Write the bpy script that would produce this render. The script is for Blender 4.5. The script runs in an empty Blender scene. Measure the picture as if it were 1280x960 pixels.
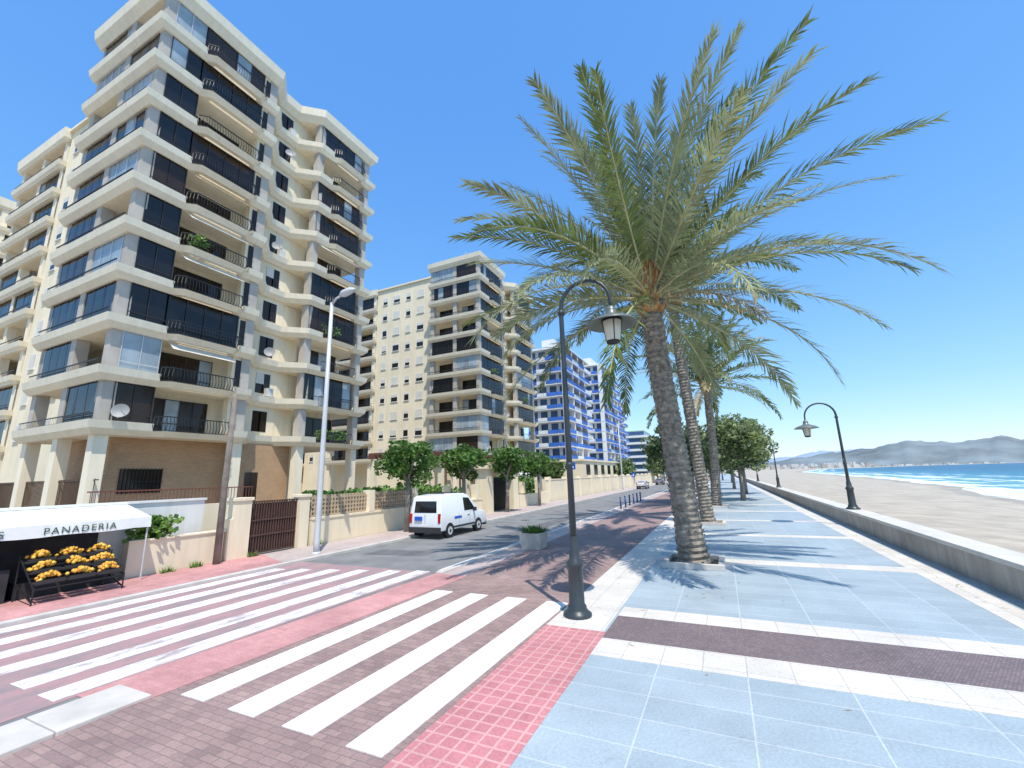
import bpy, bmesh, math, random
from mathutils import Vector, Matrix, noise
rng=random.Random(7)
SC=bpy.context.scene
# ------------------------------------------------------------------ helpers
class MB:
    def __init__(s): s.v=[];s.f=[];s.m=[]
    def add(s,vs,fs,m=0):
        b=len(s.v); s.v.extend([tuple(v) for v in vs])
        for f in fs: s.f.append(tuple(b+i for i in f)); s.m.append(m)
    def quad(s,a,b,c,d,m=0): s.add([a,b,c,d],[(0,1,2,3)],m)
    def box(s,x0,x1,y0,y1,z0,z1,m=0):
        s.add([(x0,y0,z0),(x1,y0,z0),(x1,y1,z0),(x0,y1,z0),(x0,y0,z1),(x1,y0,z1),(x1,y1,z1),(x0,y1,z1)],
              [(0,3,2,1),(4,5,6,7),(0,1,5,4),(1,2,6,5),(2,3,7,6),(3,0,4,7)],m)
    def prism(s,pts,z0,z1,m=0):
        n=len(pts)
        s.add([(p[0],p[1],z0) for p in pts]+[(p[0],p[1],z1) for p in pts],
              [tuple(range(n-1,-1,-1)),tuple(range(n,2*n))]+[(i,(i+1)%n,n+(i+1)%n,n+i) for i in range(n)],m)
    def tube(s,path,radii,n=8,m=0,cap=True):
        path=[Vector(p) for p in path]; vs=[];fs=[]
        up=Vector((0,0,1)); prev=None
        for i,p in enumerate(path):
            t=(path[min(i+1,len(path)-1)]-path[max(i-1,0)]).normalized()
            if prev is None:
                a=t.orthogonal().normalized()
            else:
                a=(prev-t*prev.dot(t))
                a=a.normalized() if a.length>1e-6 else t.orthogonal().normalized()
            prev=a; b=t.cross(a)
            r=radii[i] if hasattr(radii,'__len__') else radii
            for k in range(n):
                an=2*math.pi*k/n; vs.append(p+a*(r*math.cos(an))+b*(r*math.sin(an)))
        for i in range(len(path)-1):
            for k in range(n):
                k2=(k+1)%n; fs.append((i*n+k,i*n+k2,(i+1)*n+k2,(i+1)*n+k))
        if cap:
            fs.append(tuple(range(n-1,-1,-1))); fs.append(tuple(range((len(path)-1)*n,len(path)*n)))
        s.add(vs,fs,m)
    def cyl(s,p,r0,r1,h,n=16,m=0): s.tube([p,(p[0],p[1],p[2]+h)],[r0,r1],n,m)
    def tubez(s,c,prof,n=20,m=0):
        vs=[];fs=[]
        for r,z in prof:
            for k in range(n):
                a=2*math.pi*k/n; vs.append((c[0]+r*math.cos(a),c[1]+r*math.sin(a),c[2]+z))
        for i in range(len(prof)-1):
            for k in range(n):
                k2=(k+1)%n; fs.append((i*n+k,i*n+k2,(i+1)*n+k2,(i+1)*n+k))
        s.add(vs,fs,m)
    def obj(s,name,mats,parent=None,smooth=False,bevel=0):
        me=bpy.data.meshes.new(name); me.from_pydata(s.v,[],s.f)
        for mt in mats: me.materials.append(mt)
        me.polygons.foreach_set('material_index',s.m)
        if smooth: me.polygons.foreach_set('use_smooth',[True]*len(s.f))
        me.update(); o=bpy.data.objects.new(name,me); bpy.context.collection.objects.link(o)
        if parent: o.parent=parent
        if bevel:
            b=o.modifiers.new('bevel','BEVEL'); b.width=bevel; b.segments=2; b.limit_method='ANGLE'
        return o
def empty(name):
    o=bpy.data.objects.new(name,None); bpy.context.collection.objects.link(o); o.empty_display_size=.3; return o

def base_mat(name):
    m=bpy.data.materials.new(name); m.use_nodes=True; nt=m.node_tree
    return m,nt,nt.nodes['Principled BSDF']
def N(nt,t,**k):
    n=nt.nodes.new(t)
    for a,b in k.items(): setattr(n,a,b)
    return n
def M(name,col,rough=.7,var=.15,scale=1.5,bump=0,metal=0,detail=6,col2=None,bscale=None,spec=.5,streak=0,bdist=.02):
    m,nt,p=base_mat(name); L=nt.links
    g=N(nt,'ShaderNodeNewGeometry'); no=N(nt,'ShaderNodeTexNoise'); no.inputs['Scale'].default_value=scale; no.inputs['Detail'].default_value=detail
    L.new(g.outputs['Position'],no.inputs['Vector'])
    r=N(nt,'ShaderNodeValToRGB'); r.color_ramp.elements[0].position=.32; r.color_ramp.elements[1].position=.68
    c2=col2 or tuple(min(1,c*(1+var)) for c in col); c1=col if col2 else tuple(c*(1-var) for c in col)
    r.color_ramp.elements[0].color=(*c1,1); r.color_ramp.elements[1].color=(*c2,1)
    L.new(no.outputs['Fac'],r.inputs['Fac']); last=r.outputs['Color']
    if streak:
        mp=N(nt,'ShaderNodeMapping'); mp.inputs['Scale'].default_value=(2.2,2.2,.18); L.new(g.outputs['Position'],mp.inputs[0])
        n4=N(nt,'ShaderNodeTexNoise'); n4.inputs['Scale'].default_value=1.3; n4.inputs['Detail'].default_value=7; n4.inputs['Roughness'].default_value=.7; L.new(mp.outputs[0],n4.inputs['Vector'])
        mr=N(nt,'ShaderNodeMapRange'); mr.inputs['From Min'].default_value=.35; mr.inputs['From Max'].default_value=.62; mr.inputs['To Min'].default_value=1-streak; mr.inputs['To Max'].default_value=1
        L.new(n4.outputs['Fac'],mr.inputs['Value']); vm=N(nt,'ShaderNodeVectorMath',operation='SCALE'); L.new(last,vm.inputs[0]); L.new(mr.outputs[0],vm.inputs['Scale']); last=vm.outputs[0]
    L.new(last,p.inputs['Base Color'])
    p.inputs['Roughness'].default_value=rough; p.inputs['Metallic'].default_value=metal
    p.inputs['Specular IOR Level'].default_value=spec
    if bump:
        n2=N(nt,'ShaderNodeTexNoise'); n2.inputs['Scale'].default_value=bscale or scale*8; n2.inputs['Detail'].default_value=5
        L.new(g.outputs['Position'],n2.inputs['Vector'])
        b=N(nt,'ShaderNodeBump'); b.inputs['Strength'].default_value=bump; b.inputs['Distance'].default_value=bdist
        L.new(n2.outputs['Fac'],b.inputs['Height']); L.new(b.outputs['Normal'],p.inputs['Normal'])
    return m
def TILE(name,c1,c2,mortar,bw,bh,msize=.012,offset=0.,rough=.6,stain=.18,vert=False,squash=1):
    m,nt,p=base_mat(name); L=nt.links
    g=N(nt,'ShaderNodeNewGeometry'); br=N(nt,'ShaderNodeTexBrick')
    vec=g.outputs['Position']
    if vert:
        sx=N(nt,'ShaderNodeSeparateXYZ'); L.new(vec,sx.inputs[0]); ad=N(nt,'ShaderNodeMath'); L.new(sx.outputs[0],ad.inputs[0]); L.new(sx.outputs[1],ad.inputs[1])
        cx=N(nt,'ShaderNodeCombineXYZ'); L.new(ad.outputs[0],cx.inputs[0]); L.new(sx.outputs[2],cx.inputs[1]); vec=cx.outputs[0]
    L.new(vec,br.inputs['Vector']); br.offset=offset
    br.inputs['Scale'].default_value=1; br.inputs['Brick Width'].default_value=bw; br.inputs['Row Height'].default_value=bh
    br.inputs['Mortar Size'].default_value=msize; br.inputs['Mortar Smooth'].default_value=.2; br.inputs['Bias'].default_value=0
    br.inputs['Color1'].default_value=(*c1,1); br.inputs['Color2'].default_value=(*c2,1); br.inputs['Mortar'].default_value=(*mortar,1)
    no=N(nt,'ShaderNodeTexNoise'); no.inputs['Scale'].default_value=.7; no.inputs['Detail'].default_value=8; no.inputs['Roughness'].default_value=.65
    L.new(g.outputs['Position'],no.inputs['Vector'])
    mr=N(nt,'ShaderNodeMapRange'); mr.inputs['From Min'].default_value=.3; mr.inputs['From Max'].default_value=.7; mr.inputs['To Min'].default_value=1-stain; mr.inputs['To Max'].default_value=1+stain
    L.new(no.outputs['Fac'],mr.inputs['Value'])
    n3=N(nt,'ShaderNodeTexNoise'); n3.inputs['Scale'].default_value=30; n3.inputs['Detail'].default_value=3; L.new(g.outputs['Position'],n3.inputs['Vector'])
    m3=N(nt,'ShaderNodeMapRange'); m3.inputs['From Min'].default_value=.3; m3.inputs['From Max'].default_value=.7; m3.inputs['To Min'].default_value=.88; m3.inputs['To Max'].default_value=1.12
    L.new(n3.outputs['Fac'],m3.inputs['Value'])
    mm=N(nt,'ShaderNodeMath',operation='MULTIPLY'); L.new(mr.outputs[0],mm.inputs[0]); L.new(m3.outputs[0],mm.inputs[1])
    n6=N(nt,'ShaderNodeTexNoise'); n6.inputs['Scale'].default_value=2.6; n6.inputs['Detail'].default_value=10; n6.inputs['Roughness'].default_value=.8; L.new(g.outputs['Position'],n6.inputs['Vector'])
    m6=N(nt,'ShaderNodeMapRange'); m6.inputs['From Min'].default_value=.58; m6.inputs['From Max'].default_value=.74; m6.inputs['To Min'].default_value=1; m6.inputs['To Max'].default_value=.68
    L.new(n6.outputs['Fac'],m6.inputs['Value'])
    mm2=N(nt,'ShaderNodeMath',operation='MULTIPLY'); L.new(mm.outputs[0],mm2.inputs[0]); L.new(m6.outputs[0],mm2.inputs[1])
    vm=N(nt,'ShaderNodeVectorMath',operation='SCALE'); L.new(br.outputs['Color'],vm.inputs[0]); L.new(mm2.outputs[0],vm.inputs['Scale'])
    L.new(vm.outputs[0],p.inputs['Base Color']); p.inputs['Roughness'].default_value=rough
    b=N(nt,'ShaderNodeBump'); b.inputs['Strength'].default_value=.35; b.inputs['Distance'].default_value=.01; b.invert=True
    L.new(br.outputs['Fac'],b.inputs['Height']); L.new(b.outputs['Normal'],p.inputs['Normal'])
    return m
def LEAF(name,col,var=.4,trans=.3,scale=1.2):
    m=M(name,col,.5,var,scale); nt=m.node_tree; p=nt.nodes['Principled BSDF']; L=nt.links
    t=N(nt,'ShaderNodeBsdfTranslucent'); mix=N(nt,'ShaderNodeMixShader'); mix.inputs[0].default_value=trans
    ramp=[n for n in nt.nodes if n.type=='VALTORGB'][0]
    L.new(ramp.outputs[0],t.inputs[0]); out=nt.nodes['Material Output']
    L.new(p.outputs[0],mix.inputs[1]); L.new(t.outputs[0],mix.inputs[2]); L.new(mix.outputs[0],out.inputs[0])
    return m
def PAINT(name,col,under,wear=.5,scale=2.2,soft=.06):
    m,nt,p=base_mat(name); L=nt.links
    g=N(nt,'ShaderNodeNewGeometry'); mp=N(nt,'ShaderNodeMapping'); mp.inputs['Scale'].default_value=(1.6,.5,1); L.new(g.outputs['Position'],mp.inputs[0])
    no=N(nt,'ShaderNodeTexNoise'); no.inputs['Scale'].default_value=scale; no.inputs['Detail'].default_value=12; no.inputs['Roughness'].default_value=.78
    L.new(mp.outputs[0],no.inputs['Vector']); r=N(nt,'ShaderNodeValToRGB')
    r.color_ramp.elements[0].position=wear-soft; r.color_ramp.elements[1].position=wear+soft
    r.color_ramp.elements[0].color=(*under,1); r.color_ramp.elements[1].color=(*col,1)
    L.new(no.outputs['Fac'],r.inputs['Fac']); L.new(r.outputs[0],p.inputs['Base Color']); p.inputs['Roughness'].default_value=.7
    return m
# ------------------------------------------------------------------ materials
cream=M('cream_render',(.90,.80,.62),.8,.04,.5,.1,streak=.10)
cream_w=M('cream_wall',(.86,.75,.55),.85,.06,.35,.1,streak=.10)
grey_col=M('grey_concrete',(.46,.42,.37),.8,.12,1)
glass=M('window_glass',(.014,.014,.016),.06,.3,.4,spec=.4)
glass_b=M('brown_glass',(.032,.020,.014),.08,.3,.4,spec=.35)
glass_l=M('curtained_glass',(.30,.36,.40),.2,.25,.8)
frame_b=M('bronze_frame',(.03,.022,.018),.4,.2,2)
iron=M('black_iron',(.012,.013,.015),.45,.2,4)
white_p=M('white_plaster',(.80,.79,.77),.8,.05,.6,.1,streak=.1)
blind=M('roller_blind',(.66,.63,.56),.6,.06,2)
brick=TILE('tan_brick',(.50,.30,.16),(.42,.25,.13),(.50,.38,.27),.25,.075,.008,.5,.8,.1,True)
asphalt=M('asphalt',(.20,.20,.20),.9,.20,1.0,.4,bscale=60)
tile_blue=TILE('blue_grey_paving',(.32,.385,.425),(.365,.43,.47),(.50,.54,.55),1.22,.60,.010,0.,.5,.12)
tile_white=TILE('cream_paving',(.66,.62,.56),(.60,.56,.51),(.44,.41,.38),.6,.6,.008,0.,.6,.12)
tile_brown=TILE('purple_brown_paving',(.17,.125,.13),(.26,.20,.20),(.13,.10,.10),.045,.045,.006,.5,.6,.18)
pavers=TILE('brown_pavers',(.34,.235,.21),(.26,.175,.165),(.21,.155,.145),.22,.11,.008,.5,.8,.22)
tact=TILE('red_tactile_paving',(.53,.21,.22),(.47,.18,.19),(.58,.32,.31),.2,.2,.018,0.,.7,.18)
pinkpave=TILE('pink_paving',(.55,.27,.26),(.48,.235,.23),(.45,.26,.25),.2,.1,.006,.5,.8,.26)
pinkpale=TILE('pale_pink_paving',(.48,.40,.37),(.44,.36,.34),(.36,.29,.27),.3,.3,.01,0,.8,.16)
kerbm=M('kerb_stone',(.54,.50,.46),.85,.12,2,.2)
paint_w=PAINT('white_road_paint',(.80,.80,.78),(.50,.42,.40),.40,soft=.10)
paint_w2=PAINT('worn_white_paint',(.76,.76,.76),(.36,.28,.28),.45,soft=.08)
redwear=PAINT('worn_red_surface',(.40,.24,.24),(.22,.205,.21),.46,1.2,.1)
groundm=M('dry_ground',(.25,.22,.18),.95,.2,.05)
sand=M('sand',(.42,.37,.30),.95,.16,.5,1.0,bscale=1.6,bdist=.12)
wetsand=M('wet_sand',(.34,.30,.24),.7,.15,.3)
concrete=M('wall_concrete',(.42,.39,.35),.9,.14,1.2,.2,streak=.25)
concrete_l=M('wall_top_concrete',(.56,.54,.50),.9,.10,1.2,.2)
wood=M('old_wood',(.24,.20,.17),.85,.25,3,streak=.3)
gal=M('galvanised_steel',(.55,.56,.57),.45,.08,2,metal=.1)
bark=M('palm_bark',(.25,.215,.175),.95,.45,6,1.0,bscale=14)
boot=M('palm_leaf_bases',(.44,.23,.09),.85,.4,5)
lf1=LEAF('palm_leaf_green',(.15,.195,.055),.45)
lf2=LEAF('palm_leaf_grey_green',(.28,.31,.16),.35)
lf3=LEAF('palm_leaf_dry',(.44,.35,.21),.3)
rach=M('palm_rachis',(.46,.42,.22),.6,.2,3)
tl1=LEAF('tree_leaf',(.065,.15,.025),.5,.35,1.5)
tl2=LEAF('tree_leaf_light',(.15,.27,.05),.4,.35,1.5)
tm1=LEAF('feathery_leaf',(.12,.17,.06),.4,.3,.8)
tm2=LEAF('feathery_leaf_light',(.24,.29,.12),.4,.3,.8)
trunkm=M('tree_bark',(.25,.22,.19),.9,.25,3)
# ------------------------------------------------------------------ camera / light
f=540.;p=math.radians(12.1);r=math.radians(1.65);y=math.radians(25.1)
cy,sy,cp,sp=math.cos(y),math.sin(y),math.cos(p),math.sin(p)
R0=Vector((cy,sy,0));F0=Vector((-sy*cp,cy*cp,sp));U0=Vector((sy*sp,-cy*sp,cp))
R1=R0*math.cos(r)-U0*math.sin(r);U1=U0*math.cos(r)+R0*math.sin(r)
cam=bpy.data.cameras.new('camera');co=bpy.data.objects.new('camera',cam);bpy.context.collection.objects.link(co)
mw=Matrix((( R1.x,U1.x,-F0.x,0),(R1.y,U1.y,-F0.y,0),(R1.z,U1.z,-F0.z,2.9),(0,0,0,1)))
co.matrix_world=mw; cam.sensor_width=36; cam.lens=36*f/1280; cam.clip_end=40000; cam.clip_start=.1
SC.camera=co
EL=math.radians(64); AZ=math.radians(138)
w=bpy.data.worlds.new('World'); SC.world=w; w.use_nodes=True; nt=w.node_tree
sky=nt.nodes.new('ShaderNodeTexSky'); sky.sky_type='NISHITA'; sky.sun_disc=False; sky.sun_elevation=EL; sky.sun_rotation=AZ
sky.altitude=0; sky.air_density=1.0; sky.dust_density=.4; sky.ozone_density=1.5
sep=N(nt,'ShaderNodeSeparateColor'); cmb=N(nt,'ShaderNodeCombineColor'); nt.links.new(sky.outputs[0],sep.inputs[0])
ST=.15
for i,(g_,c_) in enumerate(((1.0,.98),(.70,1.08),(.38,1.28))):
    a=N(nt,'ShaderNodeMath',operation='POWER'); a.inputs[1].default_value=g_; nt.links.new(sep.outputs[i],a.inputs[0])
    b=N(nt,'ShaderNodeMath',operation='MULTIPLY'); b.inputs[1].default_value=c_*ST**g_/ST; nt.links.new(a.outputs[0],b.inputs[0]); nt.links.new(b.outputs[0],cmb.inputs[i])
nt.links.new(cmb.outputs[0],nt.nodes['Background'].inputs[0]); nt.nodes['Background'].inputs[1].default_value=ST
sv=Vector((math.sin(AZ)*math.cos(EL),math.cos(AZ)*math.cos(EL),math.sin(EL)))
sl=bpy.data.lights.new('sun','SUN'); sl.energy=5.0; sl.angle=math.radians(.5); sl.color=(1,.94,.84)
so=bpy.data.objects.new('sun',sl); bpy.context.collection.objects.link(so); so.rotation_euler=sv.to_track_quat('Z','Y').to_euler()
SC.view_settings.view_transform='Standard'; SC.view_settings.look='None'; SC.view_settings.exposure=0
# ------------------------------------------------------------------ ground, beach, sea
shore=[(14,-300),(16,-60),(19,10),(22,40),(27,62),(39,115),(49,206),(81,597),(250,1500),(900,3000),(3500,4500),(12000,5600)]
g=MB()
for i in range(len(shore)-1):
    (xa,ya),(xb,yb)=shore[i],shore[i+1]
    la=5.9; 
    g.quad((-9000,ya,-.03),(la,ya,-.03),(la,yb,-.03),(-9000,yb,-.03))
g.quad((-9000,5600,-.03),(12000,5600,-.03),(12000,20000,-.03),(-9000,20000,-.03))
g.obj('ground',[groundm])
b=MB()
def beachrow(xs,yy):
    ww=xs-6.0
    return [(6.0,yy,-.10),(6.0+ww*.3,yy,-.25),(6+ww*.65,yy,-.6),(6+ww*.92,yy,-1.08),(xs+1,yy,-1.22),(xs+14,yy,-2.2)]
rows=[];dens=[]
for i in range(len(shore)-1):
    (xa,ya),(xb,yb)=shore[i],shore[i+1]
    n=max(1,min(12,int((yb-ya)/8)))
    for k in range(n): t=k/n; dens.append((xa+(xb-xa)*t,ya+(yb-ya)*t))
dens.append(shore[-1])
for i,(xs,yy) in enumerate(dens):
    wob=0.8*math.sin(yy*.13)+.5*math.sin(yy*.31) if yy<600 else 0
    rows.append(beachrow(xs+wob,yy))
vs=[v for r_ in rows for v in r_]
b.v=[tuple(v) for v in vs]
for i in range(len(rows)-1):
    for k in range(5): b.f.append((i*6+k,i*6+k+1,(i+1)*6+k+1,(i+1)*6+k)); b.m.append(1 if k>=3 else 0)
b.obj('beach_sand',[sand,wetsand],smooth=True)
offs=[-8,0,3,6,10,16,25,40,70,150,500,2500,12000]
me=bpy.data.meshes.new('sea'); vs=[];fs=[];uv=[]
for (xs,yy) in dens:
    for o in offs: vs.append((xs+o,yy-o*.15,-1.2)); uv.append((o,yy))
n=len(offs)
for i in range(len(dens)-1):
    for k in range(n-1): fs.append((i*n+k,i*n+k+1,(i+1)*n+k+1,(i+1)*n+k))
me.from_pydata(vs,[],fs); ul=me.uv_layers.new(name='shore')
for lp in me.loops: ul.data[lp.index].uv=(uv[lp.vertex_index][0]/100.,uv[lp.vertex_index][1]/100.)
m,nt,pb=base_mat('sea_water'); L=nt.links
uvn=N(nt,'ShaderNodeUVMap',uv_map='shore'); sx=N(nt,'ShaderNodeSeparateXYZ'); L.new(uvn.outputs[0],sx.inputs[0])
geo=N(nt,'ShaderNodeNewGeometry')
r1=N(nt,'ShaderNodeValToRGB'); e=r1.color_ramp.elements; e[0].position=0; e[0].color=(.26,.38,.34,1); e[1].position=1; e[1].color=(.018,.10,.18,1)
for pos,c in ((.06,(.12,.32,.33)),(.22,(.05,.22,.28)),(.5,(.025,.15,.23))):
    q=e.new(pos); q.color=(*c,1)
L.new(sx.outputs[0],r1.inputs[0])
mp=N(nt,'ShaderNodeMapping'); mp.inputs['Scale'].default_value=(.35,.06,1); L.new(geo.outputs['Position'],mp.inputs[0])
nz=N(nt,'ShaderNodeTexNoise'); nz.inputs['Scale'].default_value=1; nz.inputs['Detail'].default_value=6; nz.inputs['Roughness'].default_value=.6; L.new(mp.outputs[0],nz.inputs['Vector'])
ms=N(nt,'ShaderNodeMath',operation='MULTIPLY'); ms.inputs[1].default_value=46; L.new(sx.outputs[0],ms.inputs[0])
sn=N(nt,'ShaderNodeMath',operation='SINE'); L.new(ms.outputs[0],sn.inputs[0])
m7=N(nt,'ShaderNodeMath',operation='MULTIPLY_ADD'); m7.inputs[1].default_value=.085; L.new(sn.outputs[0],m7.inputs[0]); L.new(nz.outputs['Fac'],m7.inputs[2])
th=N(nt,'ShaderNodeMapRange'); th.inputs['From Min'].default_value=0; th.inputs['From Max'].default_value=.6; th.inputs['To Min'].default_value=.42; th.inputs['To Max'].default_value=.74; L.new(sx.outputs[0],th.inputs['Value'])
sb=N(nt,'ShaderNodeMath',operation='SUBTRACT'); L.new(m7.outputs[0],sb.inputs[0]); L.new(th.outputs[0],sb.inputs[1])
ml=N(nt,'ShaderNodeMath',operation='MULTIPLY',use_clamp=True); ml.inputs[1].default_value=14; L.new(sb.outputs[0],ml.inputs[0])
mx=N(nt,'ShaderNodeMix',data_type='RGBA'); L.new(ml.outputs[0],mx.inputs['Factor']); L.new(r1.outputs[0],mx.inputs['A']); mx.inputs['B'].default_value=(.82,.85,.85,1)
L.new(mx.outputs['Result'],pb.inputs['Base Color']); pb.inputs['Roughness'].default_value=.35
bp=N(nt,'ShaderNodeBump'); bp.inputs['Strength'].default_value=.9; bp.inputs['Distance'].default_value=.4
n5=N(nt,'ShaderNodeTexNoise'); n5.inputs['Scale'].default_value=.6; n5.inputs['Detail'].default_value=6; L.new(geo.outputs['Position'],n5.inputs['Vector']); L.new(n5.outputs['Fac'],bp.inputs['Height']); L.new(bp.outputs[0],pb.inputs['Normal'])
me.materials.append(m); so_=bpy.data.objects.new('sea',me); bpy.context.collection.objects.link(so_)
# hills
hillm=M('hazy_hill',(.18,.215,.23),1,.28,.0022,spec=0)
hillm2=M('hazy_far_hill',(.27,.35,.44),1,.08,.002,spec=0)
def hills(name,D,prof,mat,seed,depth):
    h=MB(); pts=[]
    a0=prof[0][0];a1=prof[-1][0];K=160
    for j in range(6):
        for i in range(K+1):
            a=a0+(a1-a0)*i/K
            for q in range(len(prof)-1):
                if prof[q][0]<=a<=prof[q+1][0]:
                    t=(a-prof[q][0])/(prof[q+1][0]-prof[q][0]); t=t*t*(3-2*t); hh=prof[q][1]*(1-t)+prof[q+1][1]*t;break
            s=j/4. if j<=4 else 1.3
            zz=hh*(math.sin(min(s,1)*math.pi/2)) if j<=4 else hh*.4
            zz+=hh*.10*noise.noise(Vector((a*.9,s*2.5,seed)))+hh*.07*noise.noise(Vector((a*3,s*5,seed+3)))
            if j==0: zz=-5
            d=D+depth*s; an=math.radians(a)
            pts.append((math.sin(an)*d,math.cos(an)*d,zz))
    fs=[(j*(K+1)+i,j*(K+1)+i+1,(j+1)*(K+1)+i+1,(j+1)*(K+1)+i) for j in range(5) for i in range(K)]
    h.add(pts,fs); h.obj(name,[mat],smooth=True)
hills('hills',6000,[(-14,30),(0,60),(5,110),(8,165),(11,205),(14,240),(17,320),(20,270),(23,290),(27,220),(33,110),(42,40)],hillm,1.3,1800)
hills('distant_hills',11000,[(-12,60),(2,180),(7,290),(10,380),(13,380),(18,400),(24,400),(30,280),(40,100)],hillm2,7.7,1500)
t=MB()
for i in range(320):
    a=math.radians(rng.triangular(1,24,7)); d=rng.uniform(4300,5800); x=math.sin(a)*d;yy=math.cos(a)*d
    ww=rng.uniform(12,40); h=rng.choice([8,10,14,20,30,42]) if math.degrees(a)<14 else rng.choice([6,8,12])
    t.box(x,x+ww,yy,yy+ww,-2,h*1.0,rng.choice([0,0,1]))
t.obj('distant_town',[M('town_white',(.58,.58,.58),.9,.1,.01),M('town_tan',(.42,.38,.34),.9,.1,.01)])
# ------------------------------------------------------------------ paving
Y0=-20;Y1=420
rd=MB(); rd.box(-14.6,-8.45,Y0,Y1,-.14,-.02)
road=rd.obj('road',[asphalt])
pv=MB(); pv.box(-8.2,-3.5,Y0,10.5,-.15,0.0,0); pv.box(-7.4,-3.5,10.5,Y1,-.15,0.0,0)
pv.obj('cycle_path_paving',[pavers])
q=MB(); q.box(-8.2,-7.4,12.0,Y1,-.15,.004,0); q.obj('edge_paving',[pinkpale])
q=MB()
yk=12.0
while yk<160: q.box(-8.45,-8.2,yk,yk+.985,-.15,.06,0); yk+=1.0
q.box(-8.45,-8.2,160,Y1,-.15,.06,0)
yk=-20
while yk<3.4: q.box(-8.45,-7.6,yk,yk+.985,-.15,.05,0); yk+=1.0
q.obj('kerb',[kerbm],bevel=.015)
q=MB(); q.prism([(-8.75,3.6),(-7.6,3.6),(-7.3,12.0),(-8.45,12.0)],-.15,.008); q.obj('red_kerb_ramp',[pinkpave])
q=MB(); q.box(-3.5,-2.3,Y0,8.75,-.15,.006); q.obj('tactile_paving',[tact])
q=MB(); q.box(-3.5,-2.35,8.75,Y1,-.15,.004); q.obj('pale_border_paving',[tile_white])
q=MB(); q.box(-2.3,5.5,Y0,Y1,-.15,0); q.box(-2.35,-2.3,8.75,Y1,-.15,0); q.obj('promenade_paving',[tile_blue])
q=MB()
q.box(-2.3,5.5,8.45,9.8,-.1,.005); q.obj('brown_paving_band',[tile_brown])
q=MB()
for a,bb in ((7.65,8.45),(9.8,10.45)): q.box(-2.3,5.5,a,bb,-.1,.005)
yy=16.2
while yy<200:
    q.box(-2.35,4.5,yy,yy+.75,-.1,.005); yy+=6.6
q.box(4.5,5.1,10.45,Y1,-.1,.005)
q.obj('white_paving_bands',[tile_white])
z=MB()
for x0 in (-7.3,-6.25,-5.2,-4.15):
    z.prism([(x0,4.2),(x0+.52,4.2),(x0+.6,10.3),(x0+.08,10.3)],-.05,.010)
z.obj('zebra_crossing_near',[paint_w])
z=MB(); z.box(-14.6,-8.75,2.6,12.2,-.1,-.012); z.obj('worn_red_crossing_surface',[redwear])
z=MB()
for i,x0 in enumerate((-14.5,-13.5,-12.45,-11.4,-10.3,-9.35)):
    e0=11.0+.25*i
    z.prism([(x0,3.4),(x0+.5,3.4),(x0+.5,e0),(x0,e0)],-.05,-.006)
z.obj('zebra_crossing_road',[paint_w2])
z=MB()
z.box(-8.72,-8.62,12.5,200,-.05,-.014)
z.obj('road_edge_line',[paint_w2])
# asphalt patches
z=MB(); z.prism([(-13.6,14.2),(-10.9,14.5),(-10.8,15.6),(-13.5,15.4)],-.05,-.016); z.prism([(-10.6,20),(-9.6,20),(-9.5,34),(-10.5,34)],-.05,-.016)
z.obj('asphalt_patches',[M('patch_asphalt',(.13,.13,.135),.9,.2,1.5,.4,bscale=60)])
q=MB(); q.box(-17.4,-14.8,Y0,Y1,-.15,.08); q.obj('left_pavement',[pinkpale])
q=MB(); q.box(-14.8,-14.6,Y0,Y1,-.15,.085); q.obj('left_kerb',[kerbm],bevel=.02)
q=MB(); q.prism([(-17.4,3),(-14.8,3),(-14.8,11.5),(-17.4,12.5)],0,.086); q.obj('left_pink_paving',[pinkpave])
q=MB(); yk=-20
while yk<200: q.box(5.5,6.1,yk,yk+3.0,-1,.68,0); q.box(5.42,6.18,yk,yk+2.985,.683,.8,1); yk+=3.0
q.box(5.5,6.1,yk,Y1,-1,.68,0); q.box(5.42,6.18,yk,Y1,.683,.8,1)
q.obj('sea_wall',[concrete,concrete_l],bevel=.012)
q=MB(); q.tubez((-10.4,17.5,-.015),[(.33,0),(.33,.004),(0,.0045)],24); q.tubez((-12.4,28,-.015),[(.33,0),(.33,.004),(0,.0045)],24)
q.obj('manhole_covers',[M('cast_iron_cover',(.10,.10,.10),.6,.3,12)])
# ------------------------------------------------------------------ apartment buildings
def offset_pts(pts,o):
    out=[];n=len(pts)
    for i in range(n):
        pv_=Vector(pts[i])
        ns=[]
        if i>0: d=(Vector(pts[i])-Vector(pts[i-1])).normalized(); ns.append(Vector((d.y,-d.x)))
        if i<n-1: d=(Vector(pts[i+1])-Vector(pts[i])).normalized(); ns.append(Vector((d.y,-d.x)))
        nn=ns[0] if len(ns)==1 else (ns[0]+ns[1]).normalized()
        k=1 if len(ns)==1 else 1/max(.4,nn.dot(ns[0]))
        out.append(pv_+nn*(o*k))
    return out
def band(mb,pts,z0,z1,ob,ot,th,m=0):
    A=offset_pts(pts,ob);B=offset_pts(pts,ot);C=offset_pts(pts,min(ob,ot)-th); n=len(pts)
    vs=[(a.x,a.y,z0) for a in A]+[(a.x,a.y,z1) for a in B]+[(a.x,a.y,z1) for a in C]+[(a.x,a.y,z0) for a in C]
    fs=[]
    for i in range(n-1):
        for k in range(4):
            k2=(k+1)%4; fs.append((k*n+i,k*n+i+1,k2*n+i+1,k2*n+i))
    fs.append((0,n,2*n,3*n)); fs.append((n-1,4*n-1,3*n-1,2*n-1))
    mb.add(vs,fs,m)
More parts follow.
